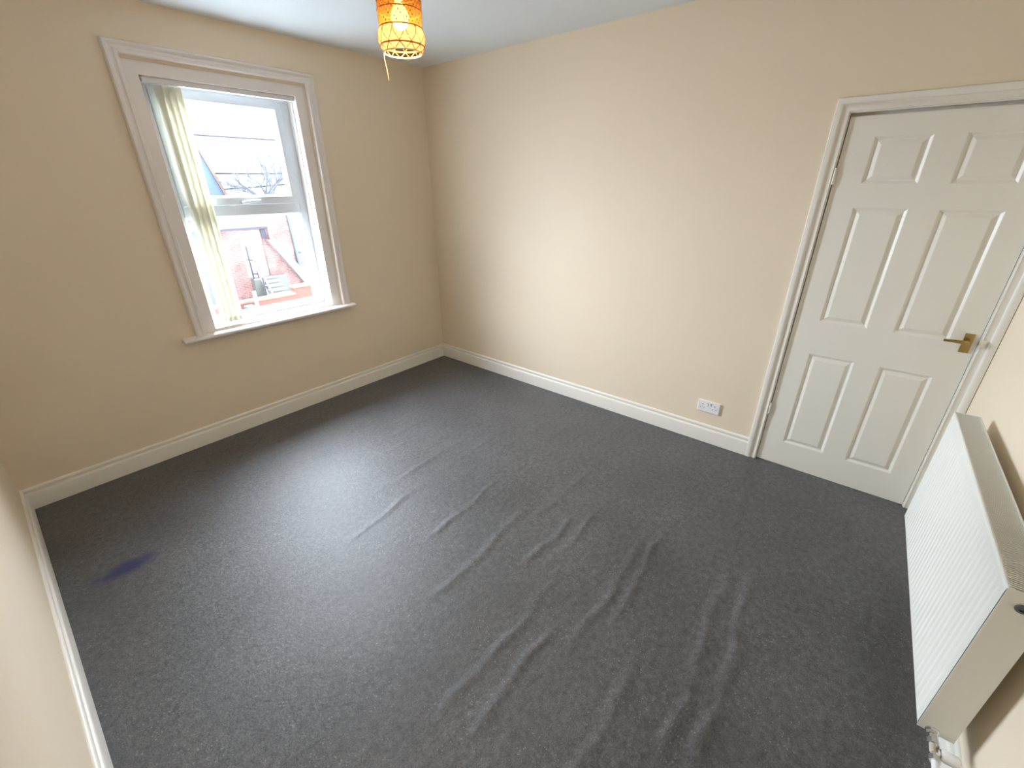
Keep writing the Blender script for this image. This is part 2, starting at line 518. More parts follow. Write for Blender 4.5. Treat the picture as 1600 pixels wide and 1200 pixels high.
mb = MB().box((-W - 0.3, -4.4, H), (0.3, 0.3, H + 0.12))
tag(mb.build('ceiling', M['ceiling']), 'plain white painted ceiling', 'ceiling', kind='structure')

# window wall with its opening
WX0, WX1, WZ0, WZ1 = -2.10, -1.10, 0.735, 2.32
mb = MB()
mb.box((-W, 0, -0.1), (WX0, 0.3, H)); mb.box((WX1, 0, -0.1), (0.15, 0.3, H))
mb.box((WX0, 0, -0.1), (WX1, 0.3, WZ0)); mb.box((WX0, 0, WZ1), (WX1, 0.3, H))
tag(mb.build('wall_back', M['wall']), 'cream wall holding the sash-style window', 'wall', kind='structure')
# door wall with a closed recess for the door
DY0, DY1, DZ = -3.912, -3.092, 2.025
mb = MB()
mb.box((0, DY1, -0.1), (0.15, 0, H)); mb.box((0, -4.3, -0.1), (0.15, DY0, H))
mb.box((0, DY0, DZ), (0.15, DY1, H)); mb.box((0.1, DY0, -0.1), (0.15, DY1, DZ))
tag(mb.build('wall_right', M['wall']), 'cream wall holding the white panelled door', 'wall', kind='structure')
mb = MB().box((-W - 0.15, -4.3, -0.1), (-W, 0.3, H))
tag(mb.build('wall_left', M['wall']), 'pale cream wall at the left edge of the photo', 'wall', kind='structure')
mb = MB()
a0, a1 = front_y(0.0), front_y(-W)
vs = [(0, a0, -0.1), (-W, a1, -0.1), (-W, a1 - 0.15, -0.1), (0, a0 - 0.15, -0.1)]
mb.add(vs + [(p[0], p[1], H) for p in vs], [(0, 1, 2, 3), (4, 5, 6, 7), (0, 1, 5, 4), (1, 2, 6, 5), (2, 3, 7, 6), (3, 0, 4, 7)])
tag(mb.build('wall_front', M['wall']), 'pale cream wall behind the radiator at the right edge', 'wall', kind='structure')

# skirting boards: (distance from wall, height)
SK = [(0, 0), (0.018, 0), (0.018, 0.092), (0.0168, 0.098), (0.0125, 0.1030), (0.0062, 0.1045), (0.0055, 0.1125), (0.0095, 0.1140),
      (0.0115, 0.1180), (0.0108, 0.1260), (0.0075, 0.1315), (0.003, 0.135), (0, 0.135)]
mb = MB().strip(SK, -W, 0, lambda u, d, z: (u, -d, z), 1, -1)
tag(mb.build('baseboard_back', M['gloss'], smooth=True), 'white moulded skirting board under the window', 'skirting', kind='structure')
mb = MB().strip(SK, -3.053, 0, lambda u, d, z: (-d, u, z), 0, -1)
tag(mb.build('baseboard_right', M['gloss'], smooth=True), 'white moulded skirting board between the corner and the door', 'skirting', kind='structure')
mb = MB().strip(SK, front_y(-W), 0, lambda u, d, z: (-W + d, u, z), 1, -1)
tag(mb.build('baseboard_left', M['gloss'], smooth=True), 'white moulded skirting board along the left wall', 'skirting', kind='structure')
mb = MB().strip(SK, -W, -0.02, lambda u, d, z: (u, front_y(u) + d, z), 1, 0)
tag(mb.build('baseboard_front', M['gloss'], smooth=True), 'white skirting board behind the radiator', 'skirting', kind='structure')

# ------------------------------------------------------------------ window surround
ARCH = [(0, 0), (0, -0.026), (0.003, -0.031), (0.018, -0.031), (0.022, -0.026), (0.027, -0.023), (0.034, -0.024),
        (0.040, -0.031), (0.046, -0.035), (0.055, -0.033), (0.060, -0.026), (0.060, 0)]
mb = MB().ring(-2.105, -1.082, 0.783, 2.338, ARCH, P_back, 'LTR')
tag(mb.build('trim_1', M['winpaint'], smooth=True), 'white moulded architrave around the window', 'architrave', kind='structure')
# deep timber lining with a staff bead
LX0, LX1, LZ0, LZ1 = -2.037, -1.165, 0.80, 2.255
mb = MB().ring(LX0, LX1, LZ0, LZ1, [(0, 0.3), (0, 0.002), (0.002, 0), (0.067, 0), (0.067, 0.3)], P_back, 'LTRB')
mb.ring(LX0, LX1, LZ0 - 0.01, LZ1, [(0, 0.052), (-0.007, 0.054), (-0.007, 0.064), (0, 0.066)], P_back, 'LTR')
tag(mb.build('trim_2', M['winpaint']), 'white timber lining inside the window opening', 'lining', kind='structure')
sp = [(0.0, 0.755), (-0.060, 0.755), (-0.068, 0.757), (-0.074, 0.763), (-0.076, 0.769), (-0.074, 0.776), (-0.068, 0.781), (-0.060, 0.783), (0.0, 0.783)]
mb = MB().strip(sp, -2.248, -0.995, P_back)
tag(mb.build('trim_3', M['winpaint'], smooth=True), 'white rounded window sill board', 'sill', kind='structure')

# ------------------------------------------------------------------ window unit (frame, opening light, fixed pane)
win = thing('window_1', (-1.6, 0.13, 0.80), 'white plastic window with a top-hung light over a fixed pane', 'window', kind='structure')
fx0, fx1 = LX0 + 0.055, LX1 - 0.055       # -1.982 .. -1.220
mb = MB()
mb.ring(fx0, fx1, 0.842, 2.205, [(0, 0.20), (0, 0.136), (0.006, 0.13), (0.0545, 0.13), (0.0545, 0.20)], P_back, 'LTR')
mb.box((LX0 + 0.0005, 0.13, 0.8005), (LX1 - 0.0005, 0.20, 0.842))
mb.box((fx0, 0.13, 1.506), (fx1, 0.20, 1.572))
mb.ring(fx0 + 0.012, fx1 - 0.012, 0.854, 1.494, [(0, 0.160), (0.0, 0.150), (0.012, 0.138), (0.012, 0.16)], P_back, 'LTRB')
mb.build('window_frame', M['upvc'], win, bevel=0.002)
mb = MB().box((fx0 + 0.004, 0.162, 0.846), (fx1 - 0.004, 0.168, 1.502))
mb.build('lower_pane', M['glass'], win)
sx0, sx1, sz0, sz1 = fx0 - 0.006, fx1 + 0.006, 1.568, 2.228
mb = MB().ring(sx0 + 0.052, sx1 - 0.052, sz0 + 0.055, sz1 - 0.05,
               [(-0.012, 0.172), (-0.012, 0.148), (0, 0.122), (0.046, 0.120), (0.050, 0.124), (0.050, 0.172)], P_back, 'LTRB')
sash = mb.build('opening_sash', M['upvc'], win, bevel=0.0015)
mb = MB().box((sx0 + 0.06, 0.155, sz0 + 0.063), (sx1 - 0.06, 0.161, sz1 - 0.058))
mb.build('upper_pane', M['glass'], sash)
mb = MB()
mb.box((-1.645, 0.1135, 1.580), (-1.595, 0.1205, 1.600))
mb.tube([(-1.622, 0.118, 1.59), (-1.622, 0.102, 1.59), (-1.605, 0.098, 1.592), (-1.56, 0.098, 1.597), (-1.505, 0.102, 1.602)],
        [0.008, 0.008, 0.009, 0.007, 0.005], 10)
mb.build('window_handle', M['silver'], sash, smooth=True)

# ------------------------------------------------------------------ vertical blind, drawn to the left
bl = thing('vertical_blind', (-1.6, 0.05, 0.815), 'cream vertical blind drawn into a stack at the left of the window', 'blind')
mb = MB().box((LX0 + 0.012, 0.014, 2.226), (LX1 - 0.006, 0.050, 2.254))
mb.build('headrail', M['railgrey'], bl, bevel=0.004)
first = None
NS = 8
for i in range(NS):
    cx = -1.953 + i * 0.0172 + (random.uniform(-0.003, 0.003) if i else 0)
    ang = math.radians(90 + (4 if i == 0 else (-1) ** i * random.uniform(5, 14)))
    wd = 0.089
    prof = []
    for k in range(9):
        s_ = (k / 8 - 0.5)
        bow = 0.010 * (1 - (2 * s_) ** 2) * (1 if i else 0.5)
        lx, ly = s_ * wd, bow
        prof.append((cx + lx * math.cos(ang) - ly * math.sin(ang), 0.064 + lx * math.sin(ang) + ly * math.cos(ang)))
    vs, fs = [], []
    zs = [0.822, 1.2, 1.6, 2.0, 2.222]
    for zz in zs:
        tw = 0.0004 * math.sin(zz * 3 + i)
        for (px, py) in prof:
            vs.append((px + tw, py, zz))
    for zz in zs:
        tw = 0.0004 * math.sin(zz * 3 + i)
        for (px, py) in prof:
            vs.append((px + tw + 0.0006, py, zz))
    n9 = 9; L = n9 * len(zs)
    for a in range(len(zs) - 1):
        for k in range(n9 - 1):
            q = (a * n9 + k, a * n9 + k + 1, (a + 1) * n9 + k + 1, (a + 1) * n9 + k)
            fs.append(q); fs.append(tuple(L + t for t in reversed(q)))
    sl = MB().add(vs, fs).build('slat', M['blind'], bl, smooth=True)
    mb = MB()
    pa, pb = prof[1], prof[7]
    dx, dy = pb[0] - pa[0], pb[1] - pa[1]
    ll = math.hypot(dx, dy); nxx, nyy = -dy / ll * 0.0018, dx / ll * 0.0018
    bot = [(pa[0] - nxx, pa[1] - nyy), (pb[0] - nxx, pb[1] - nyy), (pb[0] + nxx, pb[1] + nyy), (pa[0] + nxx, pa[1] + nyy)]
    mb.add([(x, y, 0.815) for x, y in bot] + [(x, y, 0.850) for x, y in bot],
           [(0, 1, 2, 3), (4, 5, 6, 7), (0, 1, 5, 4), (1, 2, 6, 5), (2, 3, 7, 6), (3, 0, 4, 7)])
    mb.build('bottom_weight', M['railgrey'], sl)

# ------------------------------------------------------------------ door
door = thing('door_1', (0, -3.5, 0), 'white six-panel door with a brass lever handle', 'door', kind='structure')
lu0, lu1, lz = -3.8848, -3.1165, 2.001
ya, yb, za, zb = -3.883, -3.121, 0.007, 1.985
XF = 0.003
pc = [(-3.783, -3.565), (-3.455, -3.237)]
pr = [(0.175, 0.785), (0.977, 1.580), (1.688, 1.896)]
yc = sorted([ya, yb] + [t for p in pc for t in p])
zc = sorted([za, zb] + [t for p in pr for t in p])
mb = MB()
STEP = [(0, XF), (0.003, XF + 0.001), (0.013, XF + 0.0085), (0.018, XF + 0.0085), (0.034, XF + 0.0015), (0.037, XF + 0.001)]
for i in range(len(yc) - 1):
    for j in range(len(zc) - 1):
        y0, y1, z0, z1 = yc[i], yc[i + 1], zc[j], zc[j + 1]
        isp = any(abs(y0 - p[0]) < 1e-6 for p in pc) and any(abs(z0 - p[0]) < 1e-6 for p in pr)
        if not isp:
            mb.add([(XF, y0, z0), (XF, y1, z0), (XF, y1, z1), (XF, y0, z1)], [(0, 1, 2, 3)])
        else:
            vs = []
            for o, x in STEP:
                vs += [(x, y0 + o, z0 + o), (x, y1 - o, z0 + o), (x, y1 - o, z1 - o), (x, y0 + o, z1 - o)]
            fs = [(a * 4 + k, a * 4 + (k + 1) % 4, a * 4 + 4 + (k + 1) % 4, a * 4 + 4 + k) for a in range(len(STEP) - 1) for k in range(4)]
            e_ = (len(STEP) - 1) * 4
            fs.append((e_, e_ + 1, e_ + 2, e_ + 3))
            mb.add(vs, fs)
XB = XF + 0.04
mb.add([(XF, ya, za), (XF, yb, za), (XF, yb, zb), (XF, ya, zb), (XB, ya, za), (XB, yb, za), (XB, yb, zb), (XB, ya, zb)],
       [(4, 5, 6, 7), (0, 1, 5, 4), (1, 2, 6, 5), (2, 3, 7, 6), (3, 0, 4, 7)])
import bmesh
leaf = mb.build('door_leaf', M['door'], door)
bm = bmesh.new(); bm.from_mesh(leaf.data)
bmesh.ops.remove_doubles(bm, verts=bm.verts, dist=1e-5)
bmesh.ops.recalc_face_normals(bm, faces=bm.faces)
bm.to_mesh(leaf.data); bm.free()
# lever handle on its plate
hb = MB().box((XF - 0.007, -3.864, 0.934), (XF, -3.828, 1.030)).build('handle_plate', M['brass'], leaf, bevel=0.002)
mb = MB().tube([(XF - 0.004, -3.846, 0.995), (XF - 0.040, -3.846, 0.995), (XF - 0.050, -3.842, 0.995),
                (XF - 0.052, -3.825, 0.9955), (XF - 0.050, -3.79, 0.995), (XF - 0.048, -3.757, 0.993)],
               [0.010, 0.009, 0.0095, 0.009, 0.0075, 0.006], 12)
mb.build('lever_handle', M['brass'], leaf, smooth=True)['label'] = 'brass lever on a short brass plate'
for hz in (0.385, 1.725):
    mb = MB()
    for k in range(5):
        mb.tube([(XF - 0.008, -3.1200, hz - 0.039 + k * 0.0157), (XF - 0.008, -3.1200, hz - 0.039 + k * 0.0157 + 0.0148)], 0.0080, 10)
    mb.box((XF - 0.0012, -3.1150, hz - 0.039), (XF + 0.0005, -3.1175, hz + 0.039))
    mb.box((XF - 0.0012, -3.1330, hz - 0.039), (XF - 0.0002, -3.1205, hz + 0.039))
    mb.build('hinge', M['hinge'], door)
# frame: lining, stop
mb = MB().ring(lu0, lu1, 0, lz, [(0, 0.099), (0, 0.058), (-0.012, 0.058), (-0.012, 0.046), (0, 0.046), (0, 0.0), (0.024, 0.0), (0.024, 0.099)], P_door, 'LTR')
mb.build('door_frame', M['gloss'], door)
mb = MB().box((-0.0165, -3.9065, 0.975), (-0.0155, -3.886, 1.010)).box((-0.0165, -3.886, 0.975), (-0.0005, -3.8845, 1.010))
mb.build('strike_plate', M['gloss'], door)
DARCH = [(0, 0), (0, -0.011), (0.002, -0.013), (0.004, -0.0135), (0.006, -0.012), (0.026, -0.0105), (0.030, -0.013), (0.034, -0.019), (0.038, -0.0205), (0.052, -0.0205),
         (0.058, -0.019), (0.0605, -0.015), (0.0605, 0)]
mb = MB().ring(-3.889, -3.112, 0, 2.006, DARCH, P_door, 'LTR')
tag(mb.build('trim_4', M['gloss'], smooth=True), 'white moulded architrave around the door', 'architrave', kind='structure')

# ------------------------------------------------------------------ radiator
RU = Vector((-1, -FM, 0)).normalized()
RN = Vector((FM, -1, 0)).normalized()
R0 = Vector((-0.448, -3.836, 0))
RL, RD, RZ0, RZ1 = 1.139, 0.085, 0.205, 0.790


def P_rad(u, d, z):
    p = R0 + RU * u + RN * d
    return (p.x, p.y, z)


mid = R0 + RU * (RL / 2) + RN * 0.04
rad = thing('radiator', (mid.x, mid.y, 0.0), 'white ribbed panel radiator on the wall beside the door', 'radiator')


def panel(d_face, sgn, thick, name, mt):
    mb = MB()
    us, am = [], []
    pitch = 0.0335
    nrib = int(round((RL - 0.03) / pitch))
    pitch = (RL - 0.03) / nrib
    us.append(0.002); am.append(0)
    for k in range(nrib):
        b0 = 0.015 + k * pitch
        for t, a in ((0.0, 0), (0.16, 1), (0.42, 1), (0.58, 0)):
            us.append(b0 + t * pitch); am.append(a)
    us += [RL - 0.015, RL - 0.002]; am += [0, 0]
    zr = [(RZ0 + 0.004, 0, 0.006), (RZ0 + 0.006, 0, 0.001), (RZ0 + 0.012, 0, 0), (RZ0 + 0.016, 0.2, 0), (RZ0 + 0.034, 1, 0),
          (RZ1 - 0.05, 1, 0), (RZ1 - 0.024, 0.2, 0), (RZ1 - 0.014, 0, 0), (RZ1 - 0.006, 0, 0.001), (RZ1 - 0.003, 0, 0.006)]
    vs = []
    for zz, k, c in zr:
        for u, a in zip(us, am):
            vs.append(P_rad(u, d_face + sgn * (0.0030 * a * k + c), zz))
    nn = len(us)
    fs = [(r * nn + i, r * nn + i + 1, (r + 1) * nn + i + 1, (r + 1) * nn + i) for r in range(len(zr) - 1) for i in range(nn - 1)]
    mb.add(vs, fs)
    mb.box((0.002, d_face + sgn * 0.006, RZ0 + 0.004), (RL - 0.002, d_face + sgn * thick, RZ1 - 0.003), P_rad)
    return mb.build(name, mt, rad)


panel(0.0, 1, 0.014, 'front_panel', M['rad'])
panel(RD, -1, 0.014, 'rear_panel', M['rad'])
for u0 in (-0.0012, RL - 0.0008):
    s = 1 if u0 > 0.1 else -1
    mb = MB().box((u0, 0.001, RZ0), (u0 + 0.002, RD - 0.001, RZ1), P_rad)
    e = mb.build('end_panel', M['rad'], rad, bevel=0.0006)
    if s > 0:
        mb = MB()
        c = P_rad(RL + 0.001, 0.040, 0.743)
        mb.lathe([(0.0, 0.0005), (0.006, 0.0005), (0.0065, 0.004), (0.012, 0.004), (0.0135, 0.0), (0.0135, -0.002)], (0, 0, 0), 24, axis=0)
        vs = [tuple(Vector(c) + RU * p[0] + RN * p[1] + Vector((0, 0, p[2]))) for p in mb.v]
        mb.v = vs
        mb.build('vent_plug', M['darksteel'], e, smooth=True)
# top grille: cross bars between two edge rails
mb = MB()
mb.box((0.001, 0.002, RZ1 - 0.010), (RL - 0.001, 0.006, RZ1), P_rad)
mb.box((0.001, RD - 0.006, RZ1 - 0.010), (RL - 0.001, RD - 0.002, RZ1), P_rad)
k = 0.004
while k < RL - 0.006:
    mb.box((k, 0.005, RZ1 - 0.005), (k + 0.0040, RD - 0.005, RZ1 - 0.001), P_rad)
    k += 0.0085
mb.build('top_grille', M['grille'], rad)
# convector core between the panels
mb = MB()
k = 0.02
while k < RL - 0.02:
    mb.box((k, 0.016, RZ0 + 0.03), (k + 0.0012, RD - 0.016, RZ1 - 0.045), P_rad)
    k += 0.0167
mb.build('convector_fins', M['grille'], rad)
for u0 in (0.18, RL - 0.18):
    mb = MB().box((u0 - 0.015, RD - 0.002, 0.28), (u0 + 0.015, RD + 0.004, 0.72), P_rad)
    mb.box((u0 - 0.015, RD + 0.004, 0.62), (u0 + 0.015, 0.1262, 0.66), P_rad)
    mb.box((u0 - 0.015, RD + 0.004, 0.30), (u0 + 0.015, 0.1262, 0.34), P_rad)
    mb.build('wall_bracket', M['rad'], rad)
# valve and tail pipe at the near end
mb = MB()
ve = Vector(P_rad(RL + 0.001, 0.034, 0.214))
def RV(u, d, z):
    return tuple(ve + RU * u + RN * d + Vector((0, 0, z)))
mb.tube([RV(-0.003, 0, 0), RV(0.003, 0, 0)], 0.0165, 20)
mb.tube([RV(0.003, 0, 0), RV(0.016, 0, 0)], 0.0140, 6)
mb.tube([RV(0.016, 0, 0), RV(0.020, 0, 0), RV(0.030, 0, 0)], [0.0095, 0.0085, 0.0085], 16)
mb.tube([RV(0.030, 0, 0), RV(0.046, 0, 0)], 0.0145, 6)
mb.tube([RV(0.046, 0, 0), RV(0.050, 0, 0), RV(0.076, 0, 0), RV(0.082, 0, 0)], [0.010, 0.0135, 0.0135, 0.008], 16)
mb.tube([RV(0.082, 0, 0), RV(0.098, 0, 0)], 0.0135, 6)
mb.tube([RV(0.064, 0, 0), RV(0.064, 0.020, 0)], 0.009, 16)
valve = mb.build('radiator_valve', M['chrome'], rad, smooth=False)
mb = MB().tube([RV(0.096, 0, 0), RV(0.115, 0, 0), RV(0.126, 0, -0.004), RV(0.131, 0, -0.014), RV(0.132, 0, -0.03), RV(0.132, 0, -0.2135)], 0.0085, 16)
mb.build('tail_pipe', M['blue_pipe'], rad, smooth=True)
mb = MB()
mb.tube([RV(0.064, 0.014, 0), RV(0.064, 0.022, 0), RV(0.064, 0.050, 0), RV(0.064, 0.054, 0)], [0.014, 0.0175, 0.0165, 0.012], 20)
mb.build('valve_cap', M['plastic'], valve, smooth=True)

# ------------------------------------------------------------------ double socket
SY, SZ = -2.760, 0.273
so = thing('double_socket', (0, SY, SZ - 0.043), 'white double wall socket above the skirting left of the door', 'socket')
mb = MB().box((-0.0105, SY - 0.0735, SZ - 0.043), (0, SY + 0.0735, SZ + 0.043))
fp = mb.build('face_plate', M['plastic'], so, bevel=0.003)
for s in (-1, 1):
    mb = MB().box((-0.0145, SY + s * 0.010 - 0.0055, SZ + 0.008), (-0.0103, SY + s * 0.010 + 0.0055, SZ + 0.030))
    mb.build('rocker_switch', M['plastic'], so, bevel=0.0012)
    mb = MB()
    cy = SY + s * 0.040
    mb.box((-0.0112, cy - 0.0028, SZ + 0.010), (-0.0102, cy + 0.0028, SZ + 0.019))
    mb.box((-0.0112, cy - 0.0145, SZ - 0.013), (-0.0102, cy - 0.0080, SZ - 0.008))
    mb.box((-0.0112, cy + 0.0080, SZ - 0.013), (-0.0102, cy + 0.0145, SZ - 0.008))
    mb.build('pin_slots', M['slot'], fp)
    mb = MB().lathe([(0.0, -0.0115), (0.0028, -0.0115), (0.0032, -0.0100)], (0, cy + s * 0.022, SZ + 0.002), 12, axis=0)
    mb.build('fixing_screw', M['steel'], fp)
mb = MB()
for s in (-1, 1):
    mb.box((-0.0149, SY + s * 0.010 - 0.0045, SZ + 0.0255), (-0.0144, SY + s * 0.010 + 0.0045, SZ + 0.0285))
mb.build('switch_mark', M['slot'], fp)

# ------------------------------------------------------------------ pendant lamp
LXc, LYc, LZc = -1.62, -1.77, 2.160
lamp = thing('pendant_lamp', (LXc, LYc, LZc), 'lit pendant with an amber filigree drum shade hanging from the ceiling', 'lamp')
C0 = (LXc, LYc, LZc)
PROF = [(0.072, 0.0), (0.075, 0.006), (0.081, 0.020), (0.087, 0.036), (0.0885, 0.050), (0.086, 0.064), (0.080, 0.074), (0.0795, 0.080),
        (0.0805, 0.115), (0.0815, 0.160), (0.0825, 0.215), (0.081, 0.232), (0.074, 0.246), (0.060, 0.256), (0.030, 0.262), (0.012, 0.264)]


def prad(h):
    for (ra, ha), (rb, hb_) in zip(PROF, PROF[1:]):
        if ha <= h <= hb_:
            return ra + (rb - ra) * (h - ha) / (hb_ - ha)
    return PROF[-1][0]


def LP(t, h, off=0.0):
    r = prad(h) + off
    return (LXc + r * math.cos(t), LYc + r * math.sin(t), LZc + h)


ks = PROF.index((0.080, 0.074))
shade = MB().lathe(PROF[ks:], C0, 64).build('lamp_shade', M['amber'], lamp, smooth=True)
MB().lathe(PROF[:ks + 1], C0, 64).build('lower_shade_band', M['cream_lining'], shade, smooth=True)
mb = MB()
for h, rr_ in ((0.022, 0.0030), (0.076, 0.0027), (0.128, 0.0025), (0.180, 0.0022), (0.228, 0.0024)):
    pts = [LP(2 * math.pi * k / 64, h, 0.0008) for k in range(65)]
    mb.tube(pts, rr_, 6, cap=False)
NP = 12
for k in range(NP):                     # pointed petals of the flared lower band
    tc_ = 2 * math.pi * (k + 0.5) / NP
    hw = math.pi / NP * 0.93
    for s in (-1, 1):
        pts = []
        for j in range(13):
            h = 0.024 + j / 12 * 0.050
            w_ = math.sin(min(1.0, (j / 12) * 1.25) * math.pi / 2) * hw
            pts.append(LP(tc_ + s * w_, h, 0.001))
        mb.tube(pts, 0.0013, 5)
    for s in (-1, 1):                   # small crossing arcs above the rim
        pts = [LP(tc_ + s * hw * (1 - j / 6), 0.002 + j / 6 * 0.019, 0.001) for j in range(7)]
        mb.tube(pts, 0.0016, 5)
mb.build('filigree_wire', M['bronze'], shade, smooth=True)
mb = MB()
for row, h in enumerate(np.linspace(0.086, 0.222, 15)):   # pierced fretwork studs
    if min(abs(h - 0.128), abs(h - 0.180)) < 0.003:
        continue
    for k in range(34):
        t = 2 * math.pi * (k + 0.5 * (row % 2)) / 34
        c = Vector(LP(t, float(h), 0.0005))
        rad_ = 0.0019 + 0.0012 * ((k + row) % 3 == 0) + (0.0012 if h > 0.15 else 0)
        nrm = Vector((math.cos(t), math.sin(t), 0)); tg = Vector((-math.sin(t), math.cos(t), 0))
        vs = [c + tg * rad_ * a_ + Vector((0, 0, rad_ * b_)) + nrm * 0.0006 for a_, b_ in ((1, 0), (0, 1.4), (-1, 0), (0, -1.4))]
        vs += [c + nrm * 0.0022]
        mb.add(vs, [(0, 1, 4), (1, 2, 4), (2, 3, 4), (3, 0, 4), (3, 2, 1, 0)])
mb.build('fretwork', M['bronze'], shade)
mb = MB()
pts = [(LXc + 0.0725 * math.cos(2 * math.pi * k / 64), LYc + 0.0725 * math.sin(2 * math.pi * k / 64), LZc + 0.001) for k in range(65)]
mb.tube(pts, 0.0030, 8, cap=False)
mb.build('shade_rim', M['gilt'], shade, smooth=True)
mb = MB().lathe([(0.0005, -0.040), (0.014, -0.036), (0.026, -0.025), (0.033, -0.009), (0.0335, 0.003), (0.029, 0.018), (0.020, 0.033), (0.0135, 0.044), (0.013, 0.052)],
                (LXc, LYc, LZc + 0.112), 32)
bulb = mb.build('light_bulb', M['bulb'], lamp, smooth=True)
mb = MB().lathe([(0.0001, 0.162), (0.016, 0.162), (0.018, 0.175), (0.018, 0.225), (0.013, 0.238), (0.0001, 0.240)], C0, 24)
mb.build('lamp_holder', M['flex'], lamp, smooth=True)
mb = MB().tube([(LXc, LYc, LZc + 0.238), (LXc, LYc, H - 0.02)], 0.0032, 8)
mb.build('flex_cord', M['flex'], lamp, smooth=True)
mb = MB().lathe([(0.0001, -0.034), (0.010, -0.034), (0.022, -0.028), (0.046, -0.016), (0.050, -0.004), (0.050, 0.0), (0.0001, 0.0)], (LXc, LYc, H), 32)
mb.build('ceiling_rose', M['plastic'], lamp, smooth=True)
ta = Vector((-0.60, 0.80, 0)) * 0.0725       # on the rim's far-left side
tp0 = Vector(C0) + Vector((ta.x * 0.45 - 0.018, ta.y * 0.45 - 0.055, 0.0))
tp0 = Vector((LXc - 0.059, LYc + 0.042, LZc))
mb = MB().tube([tp0 + Vector((0, 0, 0.001)), tp0 + Vector((-0.001, 0.0005, -0.02)), tp0 + Vector((0.003, -0.003, -0.05)), tp0 + Vector((0.006, -0.005, -0.090))],
               [0.0013, 0.0016, 0.0015, 0.0017], 6)
mb.build('tassel_string', M['gilt'], lamp, smooth=True)
ld = bpy.data.lights.new('bulb_light', 'POINT')
ld.energy = 22.0
ld.color = (1.0, 0.66, 0.34)
ld.shadow_soft_size = 0.03
lo = bpy.data.objects.new('bulb_light', ld)
COL.objects.link(lo)
lo.location = (LXc, LYc, LZc + 0.062)

# ------------------------------------------------------------------ outside the window
mb = MB().box((-14, 0.6, -4.3), (30, 60, -4.15))
tag(mb.build('yard_ground', M['ground']), 'grey concrete yard far below the window', 'ground', kind='structure')

bb = thing('brick_building', (6.0, 18.0, -4.15), 'red brick building with a white doorway seen through the lower pane', 'building')
mb = MB()
mb.box((3.3, 18.0, -4.15), (4.58, 19.2, 0.75)); mb.box((5.52, 18.0, -4.15), (13.0, 19.2, 0.75))
mb.box((4.58, 18.0, -4.15), (5.52, 19.2, -2.06)); mb.box((4.58, 18.0, -0.08), (5.52, 19.2, 0.75))
mb.build('brick_wall', M['brick'], bb)
mb = MB().box((4.58, 18.10, -2.06), (5.52, 18.16, -0.08))
mb.build('door', M['extwhite'], bb)
mb = MB().box((3.2, 17.75, 0.06), (5.78, 18.0, 0.47))
mb.build('fascia', M['fascia'], bb)
mb = MB().box((3.2, 17.72, -0.01), (5.72, 18.0, 0.06))
mb.build('gutter_shadow', M['darktrim_shadow'], bb)  # dark strip standing in for the gutter's shadow line
mb = MB().tube([(5.86, 17.9, 0.75), (5.87, 17.9, -0.45), (5.95, 17.9, -0.62)], 0.075, 10)
mb.build('downpipe', M['extwhite'], bb, smooth=True)
mb = MB().tube([(6.80, 17.93, 0.6), (6.85, 17.93, -0.4), (6.87, 17.93, -1.1)], 0.06, 8)
mb.tube([(6.87, 17.93, -1.1), (7.12, 17.93, -1.22)], 0.05, 8)
mb.tube([(6.87, 17.93, -1.1), (6.9, 17.93, -2.0)], 0.085, 8)
mb.build('drain_pipe', M['greypipe'], bb, smooth=True)
mb = MB().prism([(5.62, -0.50), (5.95, -0.50), (7.35, -2.70), (7.02, -2.82)], P_back, 17.62, 17.99)
mb.build('sloping_coping', M['coping'], bb)
mb = MB().box((5.52, 17.96, -0.45), (5.72, 18.0, -0.05))
mb.build('dark_lintel', M['darktrim_shadow'], bb)

fr_ = thing('slate_roof', (8.0, 25.0, 0.6), 'long pale slate roof above the brick building', 'roof')
mb = MB()
mb.add([(-4, 22.6, 0.6), (24, 22.6, 0.6), (24, 27.2, 4.22), (-4, 27.2, 4.22), (-4, 31.8, 0.6), (24, 31.8, 0.6)],
       [(0, 1, 2, 3), (2, 3, 4, 5), (0, 3, 4), (1, 2, 5), (0, 1, 5, 4)])
mb.build('slates', M['slate'], fr_)
mb = MB().tube([(-4, 27.2, 4.23), (24, 27.2, 4.23)], 0.045, 6)
mb.build('ridge_line', M['darktrim_shadow'], fr_)
mb = MB().box((-4, 22.9, -4.15), (24, 31.5, 0.6))
mb.build('lower_wall', M['brick'], fr_)

gb = thing('gable_roof', (3.2, 21.4, 0.75), 'small blue slate gable edged in terracotta beside the blind', 'roof')
mb = MB()
mb.add([(0.6, 20.6, 0.8), (5.51, 20.6, 0.8), (4.69, 20.6, 3.35), (1.4, 20.6, 3.35), (0.6, 22.0, 0.8), (5.51, 22.0, 0.8), (4.69, 22.0, 3.35), (1.4, 22.0, 3.35)],
       [(0, 1, 2, 3), (4, 5, 6, 7), (0, 1, 5, 4), (1, 2, 6, 5), (2, 3, 7, 6), (3, 0, 4, 7)])
mb.build('slates', M['blueslate'], gb)
mb = MB().prism([(5.51, 0.8), (5.63, 0.8), (4.80, 3.42), (4.69, 3.35)], P_back, 20.5, 22.0)
mb.build('verge_tiles', M['terracotta'], gb)
mb = MB().box((0.6, 20.62, -4.15), (5.45, 22.0, 0.8))
mb.build('gable_wall', M['brick'], gb)

pb = thing('rendered_outhouse', (1.6, 18.2, -4.15), 'pale rough-cast outhouse seen left of the blind', 'building')
mb = MB().box((-2.0, 17.4, -4.15), (3.15, 19.8, 0.1))
mb.build('wall', M['hedge'], pb)
mb = MB().box((-2.1, 17.25, 0.1), (3.2, 19.9, 0.28))
mb.build('roof', M['fascia'], pb)

